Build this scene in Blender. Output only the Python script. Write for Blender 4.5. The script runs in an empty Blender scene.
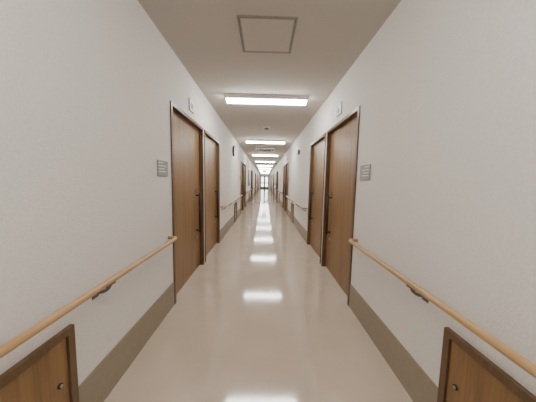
import bpy, math
from mathutils import Matrix, Vector

# ------------------------------------------------------------------ dims
A = 0.92      # half width of the corridor
H = 2.555     # ceiling height
Y0, Y1 = -3.2, 38.0
T = 0.16      # wall thickness
PER = 6.3     # repeat of the door bays
D1 = (2.20, 3.32)
D2 = (3.39, 4.50)
NB = 6
DH = 2.05
CASE = 0.035

# ------------------------------------------------------------------ materials
def new_mat(name):
    m = bpy.data.materials.new(name); m.use_nodes = True
    nt = m.node_tree
    return m, nt, nt.nodes["Principled BSDF"]

def simple(name, col, rough=0.5, metal=0.0, spec=0.5, emis=None, es=0):
    m, nt, b = new_mat(name)
    b.inputs["Base Color"].default_value = (*col, 1)
    b.inputs["Roughness"].default_value = rough
    b.inputs["Metallic"].default_value = metal
    b.inputs["Specular IOR Level"].default_value = spec
    if emis:
        b.inputs["Emission Color"].default_value = (*emis, 1)
        b.inputs["Emission Strength"].default_value = es
    return m

def noise_mat(name, c1, c2, scale, rough, bump=0.0, bscale=200, mscale=(1,1,1), spec=0.5, detail=4, rvar=0.0, bdist=0.002):
    m, nt, b = new_mat(name)
    tc = nt.nodes.new("ShaderNodeTexCoord")
    mp = nt.nodes.new("ShaderNodeMapping"); mp.inputs["Scale"].default_value = mscale
    nt.links.new(tc.outputs["Object"], mp.inputs["Vector"])
    n = nt.nodes.new("ShaderNodeTexNoise"); n.inputs["Scale"].default_value = scale
    n.inputs["Detail"].default_value = detail
    nt.links.new(mp.outputs[0], n.inputs["Vector"])
    r = nt.nodes.new("ShaderNodeValToRGB")
    r.color_ramp.elements[0].position = 0.3; r.color_ramp.elements[0].color = (*c1, 1)
    r.color_ramp.elements[1].position = 0.7; r.color_ramp.elements[1].color = (*c2, 1)
    nt.links.new(n.outputs["Fac"], r.inputs[0])
    nt.links.new(r.outputs[0], b.inputs["Base Color"])
    b.inputs["Roughness"].default_value = rough
    b.inputs["Specular IOR Level"].default_value = spec
    if rvar:
        mr = nt.nodes.new("ShaderNodeMapRange")
        mr.inputs["To Min"].default_value = rough - rvar
        mr.inputs["To Max"].default_value = rough + rvar
        nt.links.new(n.outputs["Fac"], mr.inputs["Value"])
        nt.links.new(mr.outputs[0], b.inputs["Roughness"])
    if bump:
        n2 = nt.nodes.new("ShaderNodeTexNoise"); n2.inputs["Scale"].default_value = bscale
        n2.inputs["Detail"].default_value = 3
        nt.links.new(tc.outputs["Object"], n2.inputs["Vector"])
        bp = nt.nodes.new("ShaderNodeBump"); bp.inputs["Strength"].default_value = bump
        bp.inputs["Distance"].default_value = bdist
        nt.links.new(n2.outputs["Fac"], bp.inputs["Height"])
        nt.links.new(bp.outputs[0], b.inputs["Normal"])
    return m

def wood(name, c1, c2, c3, mscale, rough=0.42):
    m, nt, b = new_mat(name)
    tc = nt.nodes.new("ShaderNodeTexCoord")
    oi = nt.nodes.new("ShaderNodeObjectInfo")
    add = nt.nodes.new("ShaderNodeVectorMath"); add.operation = 'ADD'
    sc = nt.nodes.new("ShaderNodeVectorMath"); sc.operation = 'SCALE'
    sc.inputs["Scale"].default_value = 7.0
    cmb = nt.nodes.new("ShaderNodeCombineXYZ")
    for i in range(3): nt.links.new(oi.outputs["Random"], cmb.inputs[i])
    nt.links.new(cmb.outputs[0], sc.inputs[0])
    nt.links.new(tc.outputs["Object"], add.inputs[0]); nt.links.new(sc.outputs[0], add.inputs[1])
    mp = nt.nodes.new("ShaderNodeMapping"); mp.inputs["Scale"].default_value = mscale
    nt.links.new(add.outputs[0], mp.inputs["Vector"])
    n = nt.nodes.new("ShaderNodeTexNoise"); n.inputs["Scale"].default_value = 2.0
    n.inputs["Detail"].default_value = 8; n.inputs["Roughness"].default_value = 0.65
    n.inputs["Distortion"].default_value = 0.6
    nt.links.new(mp.outputs[0], n.inputs["Vector"])
    r = nt.nodes.new("ShaderNodeValToRGB")
    e = r.color_ramp.elements
    e[0].position = 0.28; e[0].color = (*c1, 1)
    e[1].position = 0.75; e[1].color = (*c3, 1)
    k = e.new(0.5); k.color = (*c2, 1)
    nt.links.new(n.outputs["Fac"], r.inputs[0])
    nt.links.new(r.outputs[0], b.inputs["Base Color"])
    b.inputs["Roughness"].default_value = rough
    return m

M_wall = noise_mat("wallpaper", (0.775,0.755,0.725), (0.835,0.815,0.785), 90, 0.75, bump=0.8, bscale=120, spec=0.25, bdist=0.003)
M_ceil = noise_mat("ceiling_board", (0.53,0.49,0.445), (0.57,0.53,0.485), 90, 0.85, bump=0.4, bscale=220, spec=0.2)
M_floor = noise_mat("vinyl_floor", (0.53,0.44,0.35), (0.58,0.485,0.39), 3.0, 0.09, bump=0.04, bscale=25, spec=0.7, rvar=0.02)
M_base = noise_mat("vinyl_skirting", (0.30,0.25,0.185), (0.33,0.275,0.205), 40, 0.45)
M_door = wood("door_wood", (0.165,0.088,0.034), (0.25,0.142,0.058), (0.33,0.195,0.088), (11,11,0.6))
M_frame = wood("frame_wood", (0.10,0.056,0.028), (0.14,0.08,0.04), (0.17,0.10,0.054), (14,14,1.2))
M_rail = wood("handrail_wood", (0.40,0.24,0.105), (0.49,0.305,0.14), (0.57,0.37,0.185), (14,0.8,14), 0.35)
M_steel = simple("bracket_metal", (0.16,0.16,0.17), 0.4, 0.8)
M_chrome = simple("brushed_steel", (0.5,0.49,0.47), 0.3, 1.0)
M_dark = simple("dark_plastic", (0.02,0.02,0.022), 0.4)
M_handle = wood("handle_wood", (0.022,0.010,0.006), (0.030,0.013,0.008), (0.04,0.018,0.01), (10,10,1), 0.6)
M_sign = simple("sign_grey", (0.31,0.31,0.31), 0.45)
M_white = simple("white_plastic", (0.8,0.8,0.78), 0.4)
M_text = simple("sign_text", (0.85,0.85,0.85), 0.5)
M_alu = simple("aluminium_trim", (0.26,0.24,0.22), 0.45, 0.3)
M_lamp = simple("lamp_diffuser", (0.9,0.9,0.9), 0.5, emis=(1.0,0.97,0.92), es=63.0)
M_body = simple("lamp_body", (0.8,0.8,0.8), 0.4)
M_red = simple("red_enamel", (0.5,0.03,0.02), 0.35)
M_pave = noise_mat("paving", (0.3,0.3,0.29), (0.4,0.4,0.38), 8, 0.8)
M_paper = simple("paper", (0.75,0.78,0.8), 0.7)
M_blue = simple("blue_paper", (0.10,0.25,0.5), 0.6)
M_green = simple("exit_green", (0.02,0.4,0.15), 0.4, emis=(0.05,0.8,0.3), es=1.5)
m, nt, b = new_mat("glass_pane")
b.inputs["Base Color"].default_value = (0.9,0.95,0.95,1); b.inputs["Roughness"].default_value = 0.02
b.inputs["Transmission Weight"].default_value = 1.0; b.inputs["IOR"].default_value = 1.1
M_glass = m

# ------------------------------------------------------------------ mesh helper
class MB:
    def __init__(s): s.v=[]; s.f=[]; s.mi=[]; s.mats=[]; s.sm=[]
    def mat(s, m):
        if m not in s.mats: s.mats.append(m)
        return s.mats.index(m)
    def box(s, x0,x1,y0,y1,z0,z1, m):
        if x0>x1: x0,x1=x1,x0
        i=len(s.v); k=s.mat(m)
        s.v += [(x,y,z) for z in (z0,z1) for y in (y0,y1) for x in (x0,x1)]
        for q in ((0,2,3,1),(4,5,7,6),(0,1,5,4),(2,6,7,3),(0,4,6,2),(1,3,7,5)):
            s.f.append([i+a for a in q]); s.mi.append(k); s.sm.append(False)
        return s
    def poly_prism(s, pts, axis, a0, a1, m):
        # pts list of 2D; axis 'x' extrudes along x with pts=(y,z); 'y' pts=(x,z); 'z' pts=(x,y)
        i=len(s.v); n=len(pts); k=s.mat(m)
        def P(p,a):
            return {'x':(a,p[0],p[1]),'y':(p[0],a,p[1]),'z':(p[0],p[1],a)}[axis]
        s.v += [P(p,a0) for p in pts]+[P(p,a1) for p in pts]
        s.f.append([i+j for j in range(n)][::-1]); s.mi.append(k); s.sm.append(False)
        s.f.append([i+n+j for j in range(n)]); s.mi.append(k); s.sm.append(False)
        for j in range(n):
            s.f.append([i+j,i+(j+1)%n,i+n+(j+1)%n,i+n+j]); s.mi.append(k); s.sm.append(n>10)
        return s
    def disc(s, c, r, axis, a0, a1, m, n=24):
        pts=[(c[0]+r*math.cos(t*2*math.pi/n), c[1]+r*math.sin(t*2*math.pi/n)) for t in range(n)]
        return s.poly_prism(pts, axis, a0, a1, m)
    def tube(s, path, r, m, n=16):
        path=[Vector(p) for p in path]; k=s.mat(m); base=len(s.v)
        up=Vector((0,0,1))
        for a,p in enumerate(path):
            t=(path[min(a+1,len(path)-1)]-path[max(a-1,0)]).normalized()
            u=up if abs(t.dot(up))<0.95 else Vector((0,1,0))
            sx=t.cross(u).normalized(); sy=sx.cross(t).normalized()
            for j in range(n):
                an=2*math.pi*j/n
                s.v.append(tuple(p+sx*r*math.cos(an)+sy*r*math.sin(an)))
        for a in range(len(path)-1):
            for j in range(n):
                s.f.append([base+a*n+j, base+a*n+(j+1)%n, base+(a+1)*n+(j+1)%n, base+(a+1)*n+j])
                s.mi.append(k); s.sm.append(True)
        s.f.append([base+j for j in range(n)][::-1]); s.mi.append(k); s.sm.append(False)
        l=base+(len(path)-1)*n
        s.f.append([l+j for j in range(n)]); s.mi.append(k); s.sm.append(False)
        return s
    def make(s, name, parent=None, origin=(0,0,0), bevel=0.0):
        me=bpy.data.meshes.new(name)
        o=Vector(origin)
        me.from_pydata([tuple(Vector(v)-o) for v in s.v],[],s.f)
        for mm in s.mats: me.materials.append(mm)
        for p,k,sm in zip(me.polygons,s.mi,s.sm): p.material_index=k; p.use_smooth=sm
        import bmesh
        bm=bmesh.new(); bm.from_mesh(me); bmesh.ops.recalc_face_normals(bm,faces=bm.faces); bm.to_mesh(me); bm.free()
        ob=bpy.data.objects.new(name,me); bpy.context.collection.objects.link(ob)
        if parent:
            ob.parent=parent; ob.location=o-parent.location
        else: ob.location=o
        if bevel:
            bv=ob.modifiers.new("bevel",'BEVEL'); bv.width=bevel; bv.segments=2; bv.limit_method='ANGLE'
        return ob

def empty(name, loc):
    e=bpy.data.objects.new(name,None); e.location=loc; e.empty_display_size=0.2
    bpy.context.collection.objects.link(e); return e

# ------------------------------------------------------------------ shell
doors=[]
for k in range(NB):
    for d in (D1,D2):
        doors.append((d[0]+k*PER, d[1]+k*PER))
panels=[(0.42+k*PER,1.01+k*PER) for k in range(NB)]

MB().box(-A-T,A+T,Y0-T,Y1+T,-0.1,0,M_floor).make("floor")
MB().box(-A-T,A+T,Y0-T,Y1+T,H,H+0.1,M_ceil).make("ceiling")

for side,nm in ((-1,"left"),(1,"right")):
    w=MB(); b=MB()
    y=Y0-T
    xi,xo=side*A,side*(A+T)
    for (a,c) in doors:
        w.box(xi,xo,y,a,0,H,M_wall)
        w.box(xi,xo,a,c,DH,H,M_wall)
        y=c
    w.box(xi,xo,y,Y1,0,H,M_wall)
    w.make("wall_"+nm)
    # skirting avoids doors and access panels
    cuts=sorted([(a,c) for a,c in doors]+panels)
    y=Y0
    for (a,c) in cuts:
        if a-y>0.13:
            b.box(xi-side*0.006,xi,y+0.0,a-0.0,0.0,0.25,M_base)
        y=c
    b.box(xi-side*0.006,xi,y,Y1,0,0.25,M_base)
    b.make("baseboard_"+nm)

MB().box(-A,A,Y0-T,Y0,0,H,M_wall).make("wall_back")

# end wall with glazed double door
ew=MB()
ew.box(-A,-0.72,Y1,Y1+T,0,H,M_wall).box(0.72,A,Y1,Y1+T,0,H,M_wall).box(-0.72,0.72,Y1,Y1+T,2.15,H,M_wall)
ew.make("wall_end")
ge=empty("glazed_entrance_door",(0,Y1+0.05,0))
g=MB()
for x0,x1 in ((-0.72,-0.56),(-0.14,0.14),(0.56,0.72)): g.box(x0,x1,Y1+0.02,Y1+0.08,0,2.15,M_frame)
for z0,z1 in ((0,0.3),(0.88,1.05),(1.98,2.15)): 
    g.box(-0.56,-0.14,Y1+0.03,Y1+0.07,z0,z1,M_frame); g.box(0.14,0.56,Y1+0.03,Y1+0.07,z0,z1,M_frame)
g.make("door_frame",ge,(0,Y1+0.05,0))
MB().box(-0.56,-0.14,Y1+0.045,Y1+0.05,0.3,1.98,M_glass).box(0.14,0.56,Y1+0.045,Y1+0.05,0.3,1.98,M_glass).make("glass",ge,(0,Y1+0.05,0))
MB().box(-6,6,Y1+T,Y1+12,-0.12,-0.02,M_pave).make("ground_outside")

# ------------------------------------------------------------------ doors
dn=0
for side in (-1,1):
    for (a,c) in doors:
        dn+=1
        X=lambda d: side*(A+d)   # d>0 goes into the wall
        cx=(a+c)/2
        e=empty("door_%d"%dn,(side*A,cx,0))
        org=(side*A,cx,0)
        fr=MB()
        # jamb lining + casing as one profile
        fr.box(X(-0.012),X(0.13),a,a+CASE,0,DH-CASE,M_frame)
        fr.box(X(-0.012),X(0.13),c-CASE,c,0,DH-CASE,M_frame)
        fr.box(X(-0.012),X(0.13),a,c,DH-CASE,DH,M_frame)
        fr.make("door_frame",e,org)
        p=MB()
        p.box(X(0.045),X(0.085),a+CASE,c-CASE,0.012,DH-CASE,M_door)
        p.make("door_panel",e,org)
        h=MB()
        hy=c-CASE-0.17
        z0,z1=0.55,1.11
        h.tube([(X(-0.012),hy,z0),(X(-0.012),hy,z1)],0.017,M_handle,12)
        for z in (z0+0.03,z1-0.03):
            h.tube([(X(0.045),hy,z),(X(-0.012),hy,z)],0.010,M_dark,10)
        h.box(X(0.040),X(0.045),hy-0.025,hy+0.025,z1-0.01,z1+0.06,M_steel)
        h.make("pull_handle",e,org)
        l=MB(); l.disc((hy,0.48),0.022,'x',X(0.045),X(0.033),M_chrome); l.make("lock",e,org)

# ------------------------------------------------------------------ access panels
for side in (-1,1):
    X=lambda d: side*(A+d)
    for (a,c) in panels:
        e=empty("access_hatch",(side*A,(a+c)/2,0.0)); org=(side*A,(a+c)/2,0)
        z1=0.60; z0=0.0; w=0.034
        f=MB()
        f.box(X(-0.022),X(0),a,a+w,z0,z1-w,M_frame).box(X(-0.022),X(0),c-w,c,z0,z1-w,M_frame)
        f.box(X(-0.022),X(0),a,c,z1-w,z1,M_frame).box(X(-0.022),X(0),a+w,c-w,z0,z0+w,M_frame)
        f.make("frame",e,org)
        MB().box(X(-0.012),X(0),a+w+0.004,c-w-0.004,z0+w+0.004,z1-w-0.004,M_door).make("panel",e,org)
        k=MB(); k.disc((c-0.082,0.36),0.012,'x',X(-0.012),X(-0.018),M_dark); k.disc((c-0.082,0.36),0.007,'x',X(-0.018),X(-0.021),M_chrome,12)
        k.make("knob",e,org)

# ------------------------------------------------------------------ handrails
RX=A-0.085; RZ=0.738; RR=0.017
segs=[(Y0+0.02,2.10)]
for k in range(NB-1):
    segs.append((4.62+k*PER, 2.10+(k+1)*PER))
segs.append((4.62+(NB-1)*PER, Y1-0.05))
for side in (-1,1):
    for i,(a,c) in enumerate(segs):
        if c-a<0.4: continue
        e=empty("handrail",(side*A,(a+c)/2,RZ)); org=(side*A,(a+c)/2,RZ)
        def arc(yend,dirn):
            r=0.05; out=[]
            for t in range(0,7):
                an=t/6*math.pi/2
                out.append((side*(RX+r*(1-math.cos(an))), yend-dirn*(r)*(1-math.sin(an)), RZ))
            out.append((side*(A-0.002), yend, RZ))
            return out
        path=arc(a,-1)[::-1]+arc(c,1)
        r=MB(); r.tube(path,RR,M_rail,20); r.make("rail",e,org)
        nbr=max(2,round((c-a)/1.05)+1)
        ys=[1.17-1.3*j for j in range(4)] if i==0 else [a+0.15+j*(c-a-0.3)/(nbr-1) for j in range(nbr)]
        bk=MB()
        for y in ys:
            if y<a: continue
            bk.box(side*(A-0.0005),side*(A-0.006),y-0.022,y+0.022,RZ-0.095,RZ-0.035,M_steel)
            pts=[]
            for t in range(9):
                an=t/8*math.pi/2
                pts.append((side*(A-0.004-(A-0.004-RX)*math.sin(an)), y, RZ-0.066+0.049*(1-math.cos(an))))
            bk.tube(pts,0.009,M_steel,10)
            bk.box(side*(RX-0.012),side*(RX+0.012),y-0.032,y+0.032,RZ-0.0215,RZ-0.0155,M_steel)
        bk.make("brackets",e,org)

# ------------------------------------------------------------------ signs
G=0.0015
for side in (-1,1):
    X=lambda d: side*(A-G-d)
    for k in range(NB):
        o=k*PER
        s=MB()
        a,c=1.91+o,2.11+o
        s.box(X(0),X(0.006),a,c,1.325,1.462,M_sign)
        for j,(z,l) in enumerate(((1.443,0.08),(1.416,0.14),(1.39,0.11),(1.365,0.14))):
            s.box(X(0.006),X(0.0068),a+0.02,a+0.02+l,z-0.0035,z+0.0035,M_text)
        s.make("room_sign",None,(side*A,(a+c)/2,1.405))
        s=MB(); a,c=2.73+o,2.90+o
        s.box(X(0),X(0.010),a,c,2.13,2.27,M_sign)
        s.box(X(0.010),X(0.012),a+0.015,c-0.015,2.145,2.255,M_white)
        s.box(X(0.012),X(0.013),a+0.05,c-0.05,2.165,2.235,M_dark)
        s.make("number_plate",None,(side*A,(a+c)/2,2.2))

# wall clock, left
c=MB(); q=-A+G
c.disc((6.45,2.14),0.15,'x',q,q+0.05,M_dark,40)
c.disc((6.45,2.14),0.125,'x',q+0.05,q+0.052,M_white,40)
c.box(q+0.052,q+0.054,6.444,6.456,2.14,2.23,M_dark).box(q+0.052,q+0.054,6.45,6.52,2.135,2.145,M_dark)
c.make("wall_clock",None,(q,6.45,2.14))
c=MB(); c.box(A-G,A-0.04,5.9,6.05,2.02,2.14,M_dark); c.box(A-0.04,A-0.045,5.92,6.03,2.04,2.12,M_sign)
c.make("wall_speaker",None,(A,5.97,2.08),0.006)

# ------------------------------------------------------------------ ceiling things
e=empty("ceiling_access_hatch",(0,2.035,H))
h=MB(); a0,a1,b0,b1=-0.235,0.235,1.80,2.28
def ring(h,a0,a1,b0,b1,w,z0,z1,m):
    h.box(a0,a1,b0,b0+w,z0,z1,m).box(a0,a1,b1-w,b1,z0,z1,m)
    h.box(a0,a0+w,b0+w,b1-w,z0,z1,m).box(a1-w,a1,b0+w,b1-w,z0,z1,m)
ring(h,a0,a1,b0,b1,0.012,H-0.006,H,M_alu)
ring(h,a0+0.012,a1-0.012,b0+0.012,b1-0.012,0.004,H-0.003,H,M_dark)
ring(h,a0+0.016,a1-0.016,b0+0.016,b1-0.016,0.010,H-0.006,H,M_alu)
h.make("frame",e,(0,2.035,H))
MB().box(a0+0.026,a1-0.026,b0+0.026,b1-0.026,H-0.005,H,M_ceil).make("panel",e,(0,2.035,H))

LY=[-0.08+3.53*i for i in range(11)]
for y in LY:
    e=empty("ceiling_light",(0.01,y,H)); org=(0.01,y,H)
    L=0.615
    MB().poly_prism([(y-0.105,H),(y+0.105,H),(y+0.08,H-0.045),(y-0.08,H-0.045)],'x',-L+0.01,L+0.01,M_body).make("housing",e,org)
    m_=MB()
    pts=[(y-0.05,H-0.045),(y-0.047,H-0.072),(y-0.03,H-0.09),(y+0.03,H-0.09),(y+0.047,H-0.072),(y+0.05,H-0.045)]
    m_.poly_prism(pts,'x',-L+0.03,L-0.01,M_lamp)
    m_.make("diffuser",e,org)

for yy in (5.3,12.2):
    s=MB(); s.disc((0.03,yy),0.075,'z',H-0.022,H-0.0005,M_white); s.disc((0.03,yy),0.055,'z',H-0.036,H-0.022,M_dark); s.disc((0.03,yy),0.05,'z',H-0.065,H-0.036,M_sign); s.make("smoke_detector",None,(0.03,yy,H))

e=empty("ceiling_air_conditioner",(0,8.95,H))
g=MB(); g.box(-0.36,0.36,8.6,9.3,H-0.035,H,M_white)
for x0,x1,y0,y1 in ((-0.3,0.3,8.62,8.69),(-0.3,0.3,9.21,9.28),(-0.34,-0.27,8.7,9.2),(0.27,0.34,8.7,9.2),):
    g.box(x0,x1,y0,y1,H-0.040,H-0.035,M_dark)
for j in range(8):
    g.box(-0.24,0.24,8.72+j*0.06,8.76+j*0.06,H-0.038,H-0.035,M_dark)
g.make("cassette",e,(0,8.95,H))

# exit sign hanging further along
e=empty("exit_sign",(0,23.0,H))
g=MB(); g.box(-0.2,0.2,22.98,23.02,H-0.36,H-0.14,M_green)
g.box(-0.15,-0.14,22.995,23.005,H-0.14,H,M_steel).box(0.14,0.15,22.995,23.005,H-0.14,H,M_steel)
g.make("panel",e,(0,23,H))

# fire alarm box & notice boards far away
g=MB(); g.box(-A+G,-A+0.12,25.2,25.9,0.95,1.75,M_red).box(-A+0.12,-A+0.13,25.26,25.84,1.0,1.7,M_red).box(-A+0.13,-A+0.14,25.3,25.34,1.3,1.4,M_chrome)
g.disc((25.55,1.9),0.07,'x',-A+G,-A+0.08,M_red)
g.make("fire_alarm_box",None,(-A,25.55,1.35))
for sd,ya,mm in ((1,18.0,M_paper),(-1,12.3,M_blue)):
    g=MB(); g.box(sd*(A-G),sd*(A-0.02),ya,ya+1.4,1.0,1.9,M_frame); g.box(sd*(A-0.02),sd*(A-0.024),ya+0.05,ya+0.6,1.1,1.8,mm); g.box(sd*(A-0.02),sd*(A-0.024),ya+0.7,ya+1.3,1.2,1.85,M_paper)
    g.make("notice_board",None,(sd*(A-G),ya+0.7,1.45))

# ------------------------------------------------------------------ world
w=bpy.data.worlds.new("world"); bpy.context.scene.world=w; w.use_nodes=True
w.node_tree.nodes["Background"].inputs[0].default_value=(0.9,0.95,1.0,1)
w.node_tree.nodes["Background"].inputs[1].default_value=6.0

# ------------------------------------------------------------------ camera
cd=bpy.data.cameras.new("camera"); cam=bpy.data.objects.new("camera",cd); bpy.context.collection.objects.link(cam)
cd.sensor_width=36; cd.lens=220/536*36; cd.clip_start=0.02; cd.clip_end=200
pitch=math.atan(20/220); yaw=math.radians(1.0); roll=math.radians(1.1)
R=Matrix.Rotation(-yaw,4,'Z')@Matrix.Rotation(math.pi/2-pitch,4,'X')@Matrix.Rotation(roll,4,'Z')
cam.matrix_world=Matrix.Translation((0,0,1.3))@R
bpy.context.scene.camera=cam
